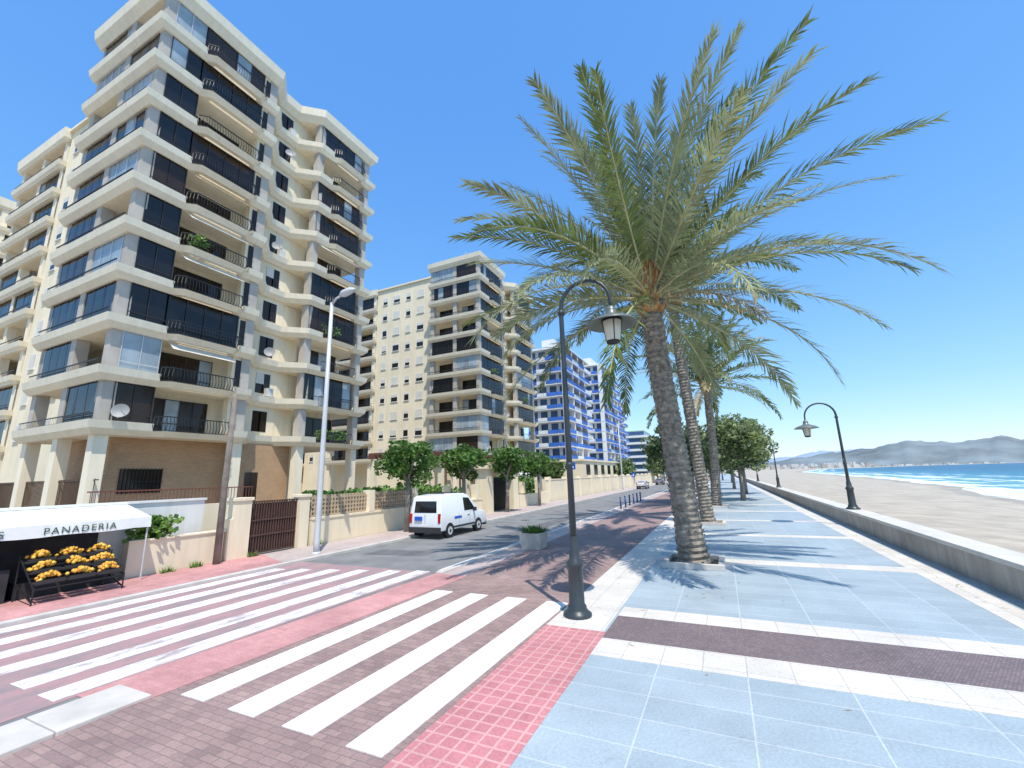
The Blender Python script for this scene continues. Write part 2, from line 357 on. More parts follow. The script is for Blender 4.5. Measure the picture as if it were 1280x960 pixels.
def railing(mb,pts,z0,z1,step=.15,belly=.12,m=0):
    for i in range(len(pts)-1):
        a=Vector(pts[i]);b_=Vector(pts[i+1]);L_=(b_-a).length;d=(b_-a)/L_;nn=Vector((d.y,-d.x))
        k=max(1,int(L_/step))
        for j in range(k+1):
            q=a+d*(L_*j/k); zm=z0+(z1-z0)*.4
            w_=d*.018
            for (o0,za,o1,zb) in ((0,z0,belly,zm),(belly,zm,0,z1)):
                p0=q+nn*o0;p1=q+nn*o1
                mb.add([(p0.x-w_.x,p0.y-w_.y,za),(p0.x+w_.x,p0.y+w_.y,za),(p1.x+w_.x,p1.y+w_.y,zb),(p1.x-w_.x,p1.y-w_.y,zb)],[(0,1,2,3)],m)
    band(mb,pts,z1,z1+.05,.03,.03,.06,m); band(mb,pts,z0+.03,z0+.06,.02,.02,.04,m)
def glazing(gl,fr,a,b_,z0,z1,mi,npan,rg,fm=0):
    a=Vector(a);b_=Vector(b_);d=(b_-a);L_=d.length;d/=L_;nn=Vector((d.y,-d.x))
    for j in range(npan):
        p0=a+d*(L_*j/npan);p1=a+d*(L_*(j+1)/npan)
        j0,j1,j2,j3=[rg.uniform(-.012,.012) for _ in range(4)]
        gl.add([(p0.x+nn.x*j0,p0.y+nn.y*j0,z0),(p1.x+nn.x*j1,p1.y+nn.y*j1,z0),(p1.x+nn.x*j2,p1.y+nn.y*j2,z1),(p0.x+nn.x*j3,p0.y+nn.y*j3,z1)],[(0,1,2,3)],mi if rg.random()<.93 else 2)
        for q in ([p0] if j<npan-1 else [p0,p1]):
            q0=q+nn*.05
            fr.add([(q0.x-d.x*.025,q0.y-d.y*.025,z0),(q0.x+d.x*.025,q0.y+d.y*.025,z0),(q0.x+d.x*.025,q0.y+d.y*.025,z1),(q0.x-d.x*.025,q0.y-d.y*.025,z1)],[(0,1,2,3)],fm)
    zz=z0+(z1-z0)*.33
    for za in (zz,z1-.06):
        A=a+nn*.055;B=b_+nn*.055; fr.add([(A.x,A.y,za),(B.x,B.y,za),(B.x,B.y,za+.05),(A.x,A.y,za+.05)],[(0,1,2,3)],fm)
def plainwall(W,Wn,x0,x1,yf,z0,nf,pitch,rg,ncol,H):
    for k in range(nf):
        for c in range(ncol):
            cx=x0+(x1-x0)*(c+.5)/ncol; ww=.62 if c%2 else .42; zb=z0+k*pitch+1.05; h=1.15
            Wn.box(cx-ww-.05,cx+ww+.05,yf-.035,yf+.05,zb-.05,zb+h+.05,2)
            Wn.box(cx-ww,cx+ww,yf-.045,yf+.05,zb,zb+h,0)
            bl=rg.choice([.2,.4,.6,.8,1,1])*h
            if bl: Wn.box(cx-ww,cx+ww,yf-.055,yf+.05,zb+h-bl,zb+h,1)
            Wn.box(cx-ww-.1,cx+ww+.1,yf-.12,yf+.05,zb-.12,zb-.052,2)
awnm=M('balcony_awning',(.60,.58,.52))
stripe=M('striped_awning',(.45,.22,.10),.8,.3,5,col2=(.66,.60,.36))
acm=M('air_conditioner_white',(.6,.6,.58),.6,.05)
dishm=M('dish_grey',(.30,.30,.30),.6,.1)
PT=.70
def apartment(name,y0,seed,L_=18.5,detail=True,X=-28.):
    rg=random.Random(seed); P=empty(name)
    slabs=MB();rail=MB();gl=MB();fr=MB();col=MB();core=MB();win=MB();ac=MB()
    z0=5.6;nf=10;pt=2.82; ztop=z0+nf*pt
    a1=y0+8.0; a2=a1+1.3; b1=a1+2.9; b2=b1+1.3; y1=y0+L_
    W=X-9
    outline=[(W,y0),(X,y0),(X,a1),(X-1.5,a2),(X-1.5,b1),(X,b2),(X,y1),(W,y1)]
    ra0,ra1=y0+2.7,y0+6.9; rb0,rb1=b2+1.3,y1-1.4
    for k in range(nf+1):
        z=z0+k*pt
        if k<nf:
            edge=[(W,y0),(X,y0),(X,ra0),(X+.45,ra0+.4),(X+.45,ra1-.4),(X,ra1),(X,a1),(X-1.5,a2),(X-1.5,b1),(X,b2),(X,rb0),(X+.45,rb0+.4),(X+.45,rb1-.4),(X,rb1),(X,y1),(W,y1)]
            band(slabs,edge,z,z+.30,-.28,0,.3)
            band(slabs,[(W,y0),(X,y0),(X,ra0)],z+.30,z+PT,0,.08,.14)
            band(slabs,[(X,ra1),(X,a1),(X-1.5,a2),(X-1.5,b1),(X,b2),(X,rb0)],z+.30,z+PT,0,.08,.14)
            band(slabs,[(X,rb1),(X,y1),(W,y1)],z+.30,z+PT,0,.08,.14)
            railing(rail,[(X,ra0+.02),(X+.4,ra0+.42),(X+.4,ra1-.42),(X,ra1-.02)],z+.31,z+1.10,.17)
            railing(rail,[(X,rb0+.02),(X+.4,rb0+.42),(X+.4,rb1-.42),(X,rb1-.02)],z+.31,z+1.10,.17)
            railing(rail,[(W+.3,y0+.1),(X-.5,y0+.1)],z+PT+.01,z+1.08,.2,.0)
        else:
            band(slabs,outline,z,z+.5,-.3,.1,.5); band(slabs,outline,z+.5,z+1.15,.1,.2,.2)
        slabs.prism([(p_.x,p_.y) for p_ in offset_pts(outline,-.33)],z+.02,z+.25)
        if k==nf: break
        za=z+.25; zb=z+pt+.02
        s=.42
        for (c0,c1,sec) in ((y0+.9,ra0,0),(ra0,ra1,1),(b2+.2,rb1,2)):
            st=rg.random()
            mi=0 if st<.36 else (1 if st<.68 else 2)
            if sec==0: mi=rg.choice([0,1,0,2])
            if st<.74 or sec==0:
                glazing(gl,fr,(X-s,c0),(X-s,c1),z+.26,zb,mi,max(2,int((c1-c0)/.85)),rg, 0 if mi<2 else 1)
            else:
                glazing(gl,fr,(X-1.9,c0+.5),(X-1.9,c1-.5),z+.26,zb-.35,rg.choice([0,1]),4,rg)
                if rg.random()<.35:
                    slabs.add([(X-.3,c0+.3,zb-.1),(X-.3,c1-.3,zb-.1),(X+.3,c1-.3,zb-.6),(X+.3,c0+.3,zb-.6)],[(0,1,2,3)],rg.choice([1,1,2]))
        for (c0,c1) in ((ra1+.0,a1-.1),):
            core.box(X-1.0,X-.5,c0,c1+.2,za,zb-.02)
            win.box(X-1.0,X-.46,c0+.2,c1-.1,z+.85,zb-.2,3)
        for yy_ in (a2+.25,b1-.85):
            win.box(X-2.3,X-1.93,yy_,yy_+.6,z+1.0,zb-.35,3)
            if rg.random()<.4: win.box(X-2.3,X-1.92,yy_,yy_+.6,zb-.35-.8,zb-.35,1)
        if rg.random()<.35:
            yy_=a2+.95; ac.box(X-1.95,X-1.6,yy_,yy_+.5,z+.8,z+1.4)
        for (c0,c1) in ((W+.6,W+4.4),(W+4.6,X-.9)):
            st=rg.random(); mi=rg.choice([0,1,0,2])
            if st<.6: glazing(gl,fr,(c0,y0+s),(c1,y0+s),z+.26,zb,mi,max(2,int((c1-c0)/.9)),rg,0 if mi<2 else 1)
            else: glazing(gl,fr,(c0+.3,y0+1.9),(c1-.3,y0+1.9),z+.26,zb-.35,rg.choice([0,1]),3,rg)
    core.box(W+.05,X-2.05,y0+2.0,y1-2.0,z0+.05,ztop+.1)
    core.box(X-2.1,X-2.0,a1+.1,b2-.1,z0,ztop)
    core.box(X-2.1,X-1.95,a2-.4,b1+.4,z0+.1,ztop-.02)
    core.box(W+1,X-4,y0+4,y1-4,ztop,ztop+3.0)
    for (cx,cyy) in ((X-.72,y0+.72),(X-.72,a1-.25),(X-.72,b2+.3),(X-.72,y1-.7),(W+.5,y0+.72),(W+4.5,y0+.66),(X-.72,ra0)):
        sz=.3
        if cyy==ra0: col.box(cx-.2,cx+.1,cyy-.15,cyy+.15,z0+.1,ztop,1); continue
        col.box(cx-sz,cx+sz,cyy-sz,cyy+sz,-.1,z0+.1,0); col.box(cx-sz,cx+sz,cyy-sz,cyy+sz,z0+.1,ztop,1)
    core.box(W+1.5,X-1.6,y0+1.6,y1-6,0,z0+.05,1)
    core.box(W+1.5,X-6,y1-6,y1-2,0,z0+.04,0)
    win.box(X-1.7,X-1.55,y0+2.2,y0+4.2,2.6,3.9,3); win.box(X-1.7,X-1.55,y0+9.2,y0+10.1,1.4,3.7,3)
    for i in range(12): rail.box(X-1.53,X-1.5,y0+2.2+i*.18,y0+2.23+i*.18,2.55,3.95)
    rail.box(X-1.54,X-1.49,y0+2.15,y0+4.25,3.2,3.24)
    win.box(X-1.6,X-1.4,y0+7.9,y0+8.05,3.9,4.2,3)
    wy=y0+3.4; wx=W-13
    core.box(wx,W+.1,wy,wy+9,.1,ztop+.9,0); core.box(wx-.1,W+.04,wy-.25,wy+9.1,ztop+.9,ztop+1.15,0)
    plainwall(core,win,wx+.5,W-.3,wy,z0,nf,pt,rg,5,ztop)
    for (bx,by) in ((wx,y0+2.9),(wx-19,y0+4.2)):
        bw=10
        for k in range(nf+1):
            z=z0+k*pt; hh=PT if k<nf else 1.2
            band(slabs,[(bx-bw,by),(bx,by),(bx+.02,by+5)],z,z+.3,-.28,0,.3); band(slabs,[(bx-bw,by),(bx,by),(bx+.02,by+5)],z+.3,z+hh,0,.08,.14)
            slabs.box(bx-bw+.05,bx-.15,by+.15,by+5,z+.02,z+.22)
            if k<nf:
                for q in range(2):
                    if rg.random()<.5: glazing(gl,fr,(bx-bw+.3+q*5,by+.5),(bx-bw+4.8+q*5,by+.5),z+.25,z+pt,rg.choice([0,1]),5,rg)
                    else: glazing(gl,fr,(bx-bw+.3+q*5,by+1.85),(bx-bw+4.8+q*5,by+1.85),z+.25,z+pt-.3,rg.choice([0,1]),4,rg)
                glazing(gl,fr,(bx-.5,by+.6),(bx-.5,by+3.5),z+.25,z+pt,0,3,rg)
                railing(rail,[(bx-bw+.1,by+.1),(bx-.1,by+.1)],z+PT+.01,z+1.1,.3,0)
        core.box(bx-bw,bx-1,by+2,by+9,.1,ztop,0)
        if bx<wx: core.box(bx,wx-10,by+2.2,by+8,.1,ztop+.8,0); plainwall(core,win,bx+.5,wx-10.5,by+2.2,z0,nf,pt,rg,3,ztop)
        for cx in (bx-.5,bx-bw+.5,bx-bw/2): col.box(cx-.28,cx+.28,by+.4,by+.95,0,ztop,0)
    slabs.obj('floor_slabs_and_parapets',[cream,awnm,stripe],P)
    rail.obj('railings',[iron],P); gl.obj('glazing',[glass,glass_b,glass_l],P); fr.obj('window_frames',[frame_b,gal],P)
    col.obj('columns',[cream,grey_col],P); core.obj('walls',[cream_w,brick],P); win.obj('windows',[glass,blind,white_p,glass_b],P)
    ac.obj('air_conditioners',[acm],P)
    d=MB()
    for (dx,dy,dz) in ((X+.35,y0+1.0,z0+1.2),(X-.9,a2+.4,z0+pt*2+1.1),(X-.9,a2+.6,z0+pt*8+1.2),(X-.9,a2+.2,z0+pt*5+1.1)):
        c=Vector((dx,dy,dz)); nn=Vector((.75,-.55,.25)).normalized(); a=nn.orthogonal().normalized(); bq=nn.cross(a)
        vs=[c-nn*.1]
        for rr,oo in ((.2,-.07),(.38,.02)):
            for k in range(16):
                an=k*math.pi/8; vs.append(c+nn*oo+a*rr*math.cos(an)+bq*rr*math.sin(an))
        fs=[(0,1+k,1+(k+1)%16) for k in range(16)]+[(1+k,17+k,17+(k+1)%16,1+(k+1)%16) for k in range(16)]
        d.add(vs,fs); d.tube([c-nn*.1,c-nn*.2+Vector((-.3,0,-.3))],.025,6); d.tube([c-bq*.36,c+nn*.4],.012,5)
    d.obj('satellite_dishes',[dishm],P,True)
    pl=MB()
    for (px,py,pz) in ((X-.1,rb0+.6,z0+.9),(X-.1,rb0+1.2,z0+.95),(X+.3,rb0+2.0,z0+.9),(X+.2,ra0+1,z0+pt*4+.9),(X+.2,rb0+.8,z0+pt*3+1)):
        for i in range(110):
            a=rg.uniform(0,6.28); v_=Vector((rg.gauss(0,.22),rg.gauss(0,.3),rg.uniform(-.3,.4))); c=Vector((px,py,pz))+v_; s_=Vector((rg.gauss(0,1),rg.gauss(0,1),rg.gauss(0,1))).normalized()*.1; t_=s_.orthogonal()*.6
            pl.add([c-s_,c+t_,c+s_,c-t_],[(0,1,2,3)],rg.choice([0,1]))
    pl.obj('balcony_plants',[tl1,tl2],P)
    an=MB()
    for (ax,ay) in ((W+3,y0+6),(W+5,y0+9)):
        an.tube([(ax,ay,ztop+3),(ax,ay,ztop+5.6)],.03,6)
        for zz in (4.6,5.0,5.4): an.tube([(ax-.5,ay,ztop+zz),(ax+.5,ay,ztop+zz)],.015,4)
    an.obj('roof_antennas',[gal],P)
    return P
apartment('apartment_building',10.3,3)
apartment('apartment_building',50.,11,L_=20)
blue=M('blue_panel',(.04,.15,.55),.5,.15,.3); wslab=M('white_slab',(.72,.72,.72),.8,.06,.5)
blueglass=M('blue_glass',(.05,.10,.20),.08,.3,.3)
def bluetower(name,x0,x1,y0,y1,nf,seed,pt=2.75):
    rg=random.Random(seed);P=empty(name); s=MB();b_=MB();g_=MB()
    z0=3.2
    s.box(x0,x1-1.2,y0+1.2,y1,.0,z0+nf*pt+.8)
    s.box(x0+3,x1-4,y0+4,y1-4,z0+nf*pt+.8,z0+nf*pt+3.5)
    n=int((y1-y0)/4.6)
    for k in range(nf+1):
        z=z0+k*pt
        s.box(x0+.3,x1,y0,y1+.1,z,z+.28)
        if k==nf: break
        for j in range(n):
            ya=y0+(y1-y0)*j/n; yb=y0+(y1-y0)*(j+1)/n
            if j%2==0: b_.box(x1-.12,x1+.05,ya+.15,yb-.15,z+.285,z+1.05,0)
            else: b_.box(x1-.1,x1+.02,ya+.1,yb-.1,z+.285,z+1.0,rg.choice([0,1]))
            g_.box(x1-1.25,x1-1.1,ya+.5,yb-.5,z+.4,z+pt-.2)
            if rg.random()<.5: b_.add([(x1-.3,ya+.3,z+pt-.05),(x1-.3,yb-.3,z+pt-.05),(x1+.5,yb-.3,z+pt-.8),(x1+.5,ya+.3,z+pt-.8)],[(0,1,2,3)],0)
            s.box(x1-1.2,x1-.05,ya-.08,ya+.08,z+.28,z+pt)
        m_=int((x1-x0)/2.4)
        for j in range(m_):
            xa=x0+.5+(x1-x0-.6)*j/m_; xb=x0+.3+(x1-x0-.6)*(j+1)/m_
            b_.box(xa,xb,y0-.05,y0+.1,z+.285,z+1.05,1 if j%3==1 else 0)
            g_.box(xa+.3,xb-.3,y0+1.1,y0+1.25,z+.5,z+pt-.2)
    s.obj('slabs_and_walls',[wslab],P); b_.obj('balcony_panels',[blue,wslab],P); g_.obj('windows',[blueglass],P)
bluetower('blue_balcony_apartment_building',-38,-28,88,107,10,4)
bluetower('blue_balcony_apartment_building',-37,-27.5,119,143,11,9)
bluetower('blue_balcony_apartment_building',-40,-30,150,166,9,10)
def farblock(x0,x1,y0,y1,nf,mat):
    P=empty('distant_apartment_building');s=MB();g_=MB()
    s.box(x0,x1,y0,y1,0,nf*2.8+1,0)
    for k in range(nf):
        z=.8+k*2.8
        s.box(x0-.2,x1+1.2,y0-1.,y1+.2,z,z+.9,1)
        g_.box(x0+.5,x1+.08,y0-.08,y1-.5,z+1.1,z+2.6)
    s.obj('walls',[mat,wslab],P);g_.obj('windows',[blueglass],P)
farblock(-42,-28,190,208,7,M('green_render',(.30,.42,.34)))
farblock(-40,-27,222,250,6,cream_w)
farblock(-60,-32,270,330,6,cream_w)
# ------------------------------------------------------------------ garden walls / gates
wl=MB()
wl.box(-18.6,-18.35,-4,10.6,0,2.35); wl.box(-18.65,-18.3,-4,10.65,2.353,2.43)
wl.obj('white_garden_wall',[white_p])
wl=MB(); wl.box(-17.7,-17.42,7.9,10.9,0,1.15); wl.box(-17.75,-17.38,7.88,10.95,1.153,1.22); wl.obj('low_garden_wall',[cream_w],bevel=.01)
gp=empty('driveway_gate'); q=MB(); q.box(-17.9,-17.4,11.2,11.9,0,2.25,0); q.box(-17.95,-17.35,11.15,11.95,2.253,2.38,0); q.box(-17.9,-17.4,14.2,14.7,0,2.25,0); q.box(-17.95,-17.35,14.15,14.75,2.253,2.38,0)
q.box(-17.9,-17.4,11.0,11.2,0,1.6,0)
q.obj('pillars',[cream_w],gp,bevel=.01)
q=MB()
for i in range(19): yy=11.98+i*.12; q.box(-17.66,-17.62,yy,yy+.05,.15,2.15)
for zz in (.12,.8,1.4,2.15): q.box(-17.68,-17.6,11.92,14.18,zz,zz+.06)
q.obj('bars',[M('rusty_brown_iron',(.09,.045,.035),.6,.2,3)],gp)
q=MB(); q.box(-17.72,-17.69,11.92,14.18,.1,2.1); q.obj('gate_sheet',[M('brown_sheet',(.065,.04,.035),.6,.1,3)],gp)
lw=empty('lattice_garden_wall'); q=MB(); q.box(-17.8,-17.42,14.9,31,0,1.2,0); q.box(-17.85,-17.38,14.88,31,1.203,1.3,0); q.box(-17.8,-17.42,38.2,46,0,1.2,0)
for yy in (18.5,22.3,26.,30.,39.,43.): q.box(-17.85,-17.37,yy,yy+.4,1.3,2.4,0)
q.obj('base_and_pillars',[cream_w],lw)
q=MB()
def lattice(ya,yb,za,zb):
    s=.2; n=int((yb-ya)/s); mz=int((zb-za)/s)
    for i in range(n+1): q.box(-17.66,-17.56,ya+i*s,ya+i*s+.07,za,zb)
    for j in range(mz+1): q.box(-17.65,-17.57,ya,yb,za+j*s,za+j*s+.07)
for ya,yb in ((14.9,18.5),(18.9,22.3)): lattice(ya,yb,1.32,2.3)
q.obj('lattice_blocks',[M('terracotta_lattice',(.48,.36,.25),.85,.12,2)],lw)
gp=empty('entrance_gate_porch'); q=MB()
for yy in (31.6,36.6): q.box(-18.4,-17.3,yy,yy+1.1,0,3.6)
q.box(-18.6,-17.1,31.3,38.,3.6,4.1); q.obj('portal',[cream_w],gp)
q=MB()
for i in range(26): q.box(-17.9,-17.86,32.7+i*.15,32.74+i*.15,.1,2.8)
q.box(-18.0,-17.93,32.7,36.6,.1,2.9); q.obj('dark_gate',[iron],gp)
q=MB(); q.box(-18.2,-17.8,46,150,0,2.4); q.box(-18.25,-17.75,46,150,2.403,2.5)
for i in range(18): q.box(-18.3,-17.7,47+i*6,47.5+i*6,0,2.75)
q.obj('long_garden_wall',[cream_w])
q=MB(); q.box(-27,-21,72,116,0,5.2); q.box(-27.2,-20.8,71.8,116.2,5.2,5.5)
for i in range(8): q.box(-21.1,-20.95,74+i*5.2,76.4+i*5.2,2.9,4.6,1)
q.obj('podium_building',[cream_w,glass])
def pergola(x0,x1,y0,y1,h):
    P=empty('garden_pergola'); c=MB(); t_=MB()
    n=int((y1-y0)/3.5)
    for i in range(n+1):
        for x in (x0,x1): c.box(x-.2,x+.2,y0+i*(y1-y0)/n-.2,y0+i*(y1-y0)/n+.2,0,h)
    for x in (x0,x1): t_.box(x-.12,x+.12,y0-.6,y1+.6,h,h+.3)
    k=int((y1-y0)/.5)
    for i in range(k+1): t_.box(x0-.6,x1+.6,y0+i*.5-.05,y0+i*.5+.05,h+.3,h+.5)
    c.obj('posts',[cream_w],P); t_.obj('beams',[M('pergola_timber',(.14,.055,.04),.8,.2,2)],P)
pergola(-25.5,-21.5,27.5,46,4.6)
q=MB()
for i in range(120): q.box(-45+i*.14,-44.97+i*.14,11.0,11.03,1.2,3.4)
q.box(-45,-28,10.99,11.04,3.3,3.36);q.box(-45,-28,10.99,11.04,1.4,1.46)
q.obj('iron_fence',[M('fence_brown',(.10,.06,.04))])
q=MB()
for i in range(44): q.box(-22.02,-22,8.5+i*.15,8.52+i*.15,2.05,2.75)
q.box(-22.05,-21.98,8.4,15,2.75,2.80); q.box(-22.3,-21.9,2,15,0,2.05,1)
q.obj('terrace_railing',[M('dark_red_iron',(.22,.07,.05)),cream_w])
def shrub(name,x0,x1,y0,y1,z0,z1,n,size,seed,mats):
    rg=random.Random(seed); q=MB()
    for i in range(n):
        u_=rg.random(); yy=y0+(y1-y0)*u_; top=z0+(z1-z0)*(.65+.35*noise.noise(Vector((yy*.9,seed,0)))+.1*math.sin(yy*2.3))
        c=Vector((rg.uniform(x0,x1),yy,z0+(top-z0)*rg.random()**.6)); a=Vector((rg.gauss(0,1),rg.gauss(0,1),rg.gauss(0,1))).normalized()*size*rg.uniform(.6,1.3); b_=a.orthogonal()*.55
        q.add([c-a,c+b_,c+a,c-b_],[(0,1,2,3)],0 if noise.noise(Vector((c.x,c.y*1.5,c.z*1.5)))<.1 else 1)
    q.obj(name,mats)
shrub('garden_hedge',-20.5,-18.3,16,30,1.0,3.0,3800,.14,3,[tl1,tl2])
shrub('garden_hedge',-20.5,-18.6,38.5,46,1.0,3.4,2200,.16,4,[tl1,tl2])
# ------------------------------------------------------------------ lamps
lampp=M('lamp_paint',(.035,.045,.05),.4,.15,3); shm=M('lamp_shade',(.16,.18,.17),.35,.1,3,metal=.2); glm=M('lamp_globe',(.62,.56,.44),.25,.05,3)
def promenade_lamp(x,y_,z,h,sgn,arm=1.2):
    P=empty('promenade_street_lamp'); q=MB()
    q.tubez((x,y_,z),[(.30,0),(.30,.06),(.24,.1),(.20,.16),(.20,.2),(.165,.25),(.15,.95),(.18,1.0),(.18,1.06),(.12,1.12),(.11,1.3),(.085,1.4),(.075,1.6)],20)
    R_=arm/2; pts=[(x,y_,z+1.55),(x,y_,z+h*.6),(x,y_,z+h-R_)]; rad=[.075,.062,.055]
    for i in range(1,13):
        a=math.pi*i/12; pts.append((x+sgn*(R_-R_*math.cos(a)),y_,z+h-R_+R_*math.sin(a))); rad.append(.05-.012*i/12)
    pts.append((x+sgn*arm,y_,z+h-R_-.25)); rad.append(.035)
    q.tube(pts,rad,12)
    for zz in (h*.42,h-R_-.1): q.tubez((x,y_,z+zz),[(.06,-.05),(.085,-.03),(.085,.03),(.06,.05)],12)
    q.obj('pole',[lampp],P,True)
    hz=z+h-R_-.25; hx=x+sgn*arm
    s=MB(); s.tubez((hx,y_,hz),[(.03,.1),(.10,.05),(.12,-.02),(.13,-.12),(.22,-.17),(.42,-.24),(.56,-.33),(.58,-.36),(.55,-.36),(.40,-.28),(.2,-.22)],28)
    s.obj('shade',[shm],P,True)
    s=MB(); s.tubez((hx,y_,hz),[(.20,-.24),(.215,-.3),(.16,-.72),(.13,-.78),(0,-.79)],20)
    s.obj('diffuser',[glm],P,True)
    s=MB()
    for k in range(4):
        a=k*math.pi/2+.4; s.tube([(hx+.225*math.cos(a),y_+.225*math.sin(a),hz-.28),(hx+.15*math.cos(a),y_+.15*math.sin(a),hz-.76)],.012,5)
    s.tubez((hx,y_,hz-.78),[(.15,.03),(.15,-.02),(.05,-.05),(0,-.06)],16); s.tubez((hx,y_,hz-.27),[(.235,.02),(.235,-.03)],20)
    s.obj('cage',[iron],P,True)
promenade_lamp(-3.08,9.5,0,7.45,1,1.2)
promenade_lamp(5.8,27.9,.8,5.5,-1,1.4)
promenade_lamp(5.8,60,.8,5.5,-1,1.4)
promenade_lamp(5.8,92,.8,5.5,-1,1.4)
promenade_lamp(-3.1,44,0,6.4,1)
promenade_lamp(-3.1,76,0,6.4,1)
def road_lamp(x,y_,h):
    P=empty('tall_road_lamp'); q=MB()
    q.tube([(x,y_,0),(x,y_,.5),(x,y_,h*.5),(x,y_,h)],[.13,.12,.10,.075],12); q.tubez((x,y_,.08),[(.2,0),(.2,.05),(.13,.08)],12)
    q.tube([(x,y_,h-.1),(x+.25,y_,h+.15),(x+.7,y_,h+.28)],[.06,.05,.05],10)
    q.obj('pole',[gal],P,True)
    q=MB(); q.tube([(x+.5,y_,h+.26),(x+.7,y_,h+.3),(x+1.1,y_,h+.36),(x+1.35,y_,h+.38)],[.08,.17,.16,.06],10); q.obj('lamp_head',[M('lamp_head_grey',(.55,.56,.57),.4,.05)],P,True)
road_lamp(-15.2,13.3,10.9); road_lamp(-15.2,75,10.9)
q=MB(); q.tube([(-17.05,10.5,0),(-17.05,10.5,3),(-17.0,10.5,6.4)],[.13,.11,.09],10); q.obj('wooden_utility_pole',[wood],None,True)
# ------------------------------------------------------------------ palms
def palm(x,y_,h,top,rad,nfr,flen,seed,nl=70,lean=(0,0),leafw=.055,elo=-12,ehi=86,pdry=.45):
    rg=random.Random(seed); P=empty('palm_tree'); T=MB()
    path=[];rr=[];K=int(h*11)
    for i in range(K+1):
        t_=i/K; px=x+(top[0]-x)*(1-(1-t_)**1.7)+.05*math.sin(t_*5); py=y_+(top[1]-y_)*t_; pz=h*t_
        path.append((px,py,pz)); b_=rad*(1.35 if t_<.015 else 1.0+.22*math.exp(-t_*12))*(1-.12*t_)
        rr.append(b_*(1+.06*(1 if i%2 else -1)+rg.uniform(-.03,.03)))
    T.tube(path,rr,18)
    for i in range(int(h*70)):
        t_=rg.random(); j=int(t_*(K-1)); c=Vector(path[j]); a=rg.uniform(0,6.283); r_=rr[j]
        o=Vector((math.cos(a),math.sin(a),0)); s_=Vector((-o.y,o.x,0)); w_=rg.uniform(.06,.11)*rad/.4
        b0=c+o*(r_*.95); T.add([b0-s_*w_,b0+s_*w_,b0+o*.07*rad/.4+Vector((0,0,.10)),],[(0,1,2)],0)
    T.obj('trunk',[bark],P,False)
    B=MB(); c0=Vector(path[-1]); Hc=rad*3.4
    B.tubez((c0.x,c0.y,c0.z-Hc*.45),[(rad*.85,0),(rad*1.2,Hc*.12),(rad*1.4,Hc*.4),(rad*1.25,Hc*.7),(rad*.8,Hc*1.05),(0,Hc*1.15)],20)
    for i in range(460):
        t_=rg.random(); a=i*2.39996; zz=-Hc*.45+Hc*t_*1.05; r_=rad*(1.1+.42*math.sin(min(1,t_*1.3)*math.pi*.62))
        o=Vector((math.cos(a),math.sin(a),0)); s_=Vector((-o.y,o.x,0)); l=rad*rg.uniform(.3,.85)*(1+1.1*(t_>.6)); w_=rad*.17
        b0=c0+o*(r_*.85)+Vector((0,0,zz)); e_=b0+o*l*.6+Vector((0,0,l)); mid=(b0+e_)/2+o*l*.1
        B.add([b0-s_*w_,b0+o*.05,b0+s_*w_,e_+s_*w_*.4,mid+o*.05,e_-s_*w_*.4],[(0,1,4,5),(1,2,3,4)],rg.choice([0,0,1,2]))
    B.obj('leaf_bases',[boot,bark,rach],P)
    Fm=MB(); top_=c0+Vector((0,0,Hc*.35))
    for i in range(nfr):
        t_=(i+.5)/nfr; az=i*2.39996+rg.uniform(-.3,.3)
        el=math.radians(ehi-(ehi-elo)*t_**1.05+rg.uniform(-8,8)); L_=flen*(.80+.24*math.sin(t_*3.0))*rg.uniform(.85,1.12)
        dry= t_>.84 and rg.random()<pdry
        droop=math.radians(28+34*t_+rg.uniform(-12,18)); side=rg.uniform(-.28,.28)
        if dry: L_*=.75
        mi=2 if dry else (0 if rg.random()<.5 else 1)
        seg=22; pos=top_+Vector((math.cos(az),math.sin(az),0))*rad*.7+Vector((0,0,-Hc*.45*t_)); pts=[];dirs=[]
        e_=el;a_=az
        for s_ in range(seg+1):
            d=Vector((math.cos(a_)*math.cos(e_),math.sin(a_)*math.cos(e_),math.sin(e_))); pts.append(pos.copy()); dirs.append(d)
            pos=pos+d*(L_/seg); e_-=droop/seg*(.35+1.3*s_/seg); a_+=side/seg
        Fm.tube(pts,[.05*(1-.85*k/seg)*flen/8.5+.004 for k in range(seg+1)],4,3,False)
        tw=rg.uniform(-.5,.5)
        for j in range(nl):
            s_=.12+.88*j/nl; fi=s_*seg; k=min(seg-1,int(fi)); fr_=fi-k
            q0=pts[k].lerp(pts[k+1],fr_); d=dirs[k]; sd=d.cross(Vector((0,0,1)))
            sd=sd.normalized() if sd.length>.05 else Vector((-math.sin(az),math.cos(az),0)); up=sd.cross(d)
            sd,up=sd*math.cos(tw)+up*math.sin(tw),up*math.cos(tw)-sd*math.sin(tw)
            ll=flen*.112*(.5+.62*math.sin(min(1,(s_-.04)*1.1)*math.pi)**.7 if s_<.82 else .8)*rg.uniform(.75,1.12)
            if s_>.82: ll*=1-.5*(s_-.82)/.18
            for sg in (-1,1):
                if rg.random()<(.3 if dry else .04): continue
                fa=math.radians(56-30*s_+rg.uniform(-8,8)); va=math.radians(rg.choice([14,34,-4])+rg.uniform(-12,12))
                ld=(d*math.cos(fa)+(sd*sg*math.cos(va)+up*math.sin(va))*math.sin(fa)).normalized()
                m1=q0+ld*ll*.5; ld2=(ld+Vector((0,0,-.3 if not dry else -.8))).normalized(); tp=m1+ld2*ll*.55
                wv=ld.cross(up).normalized()*leafw*.5*rg.uniform(.8,1.2)
                Fm.add([q0-wv*.7,q0+wv*.7,m1+wv,m1-wv,tp],[(0,1,2,3),(3,2,4)],mi)
    Fm.obj('fronds',[lf1,lf2,lf3,rach],P)
    return P
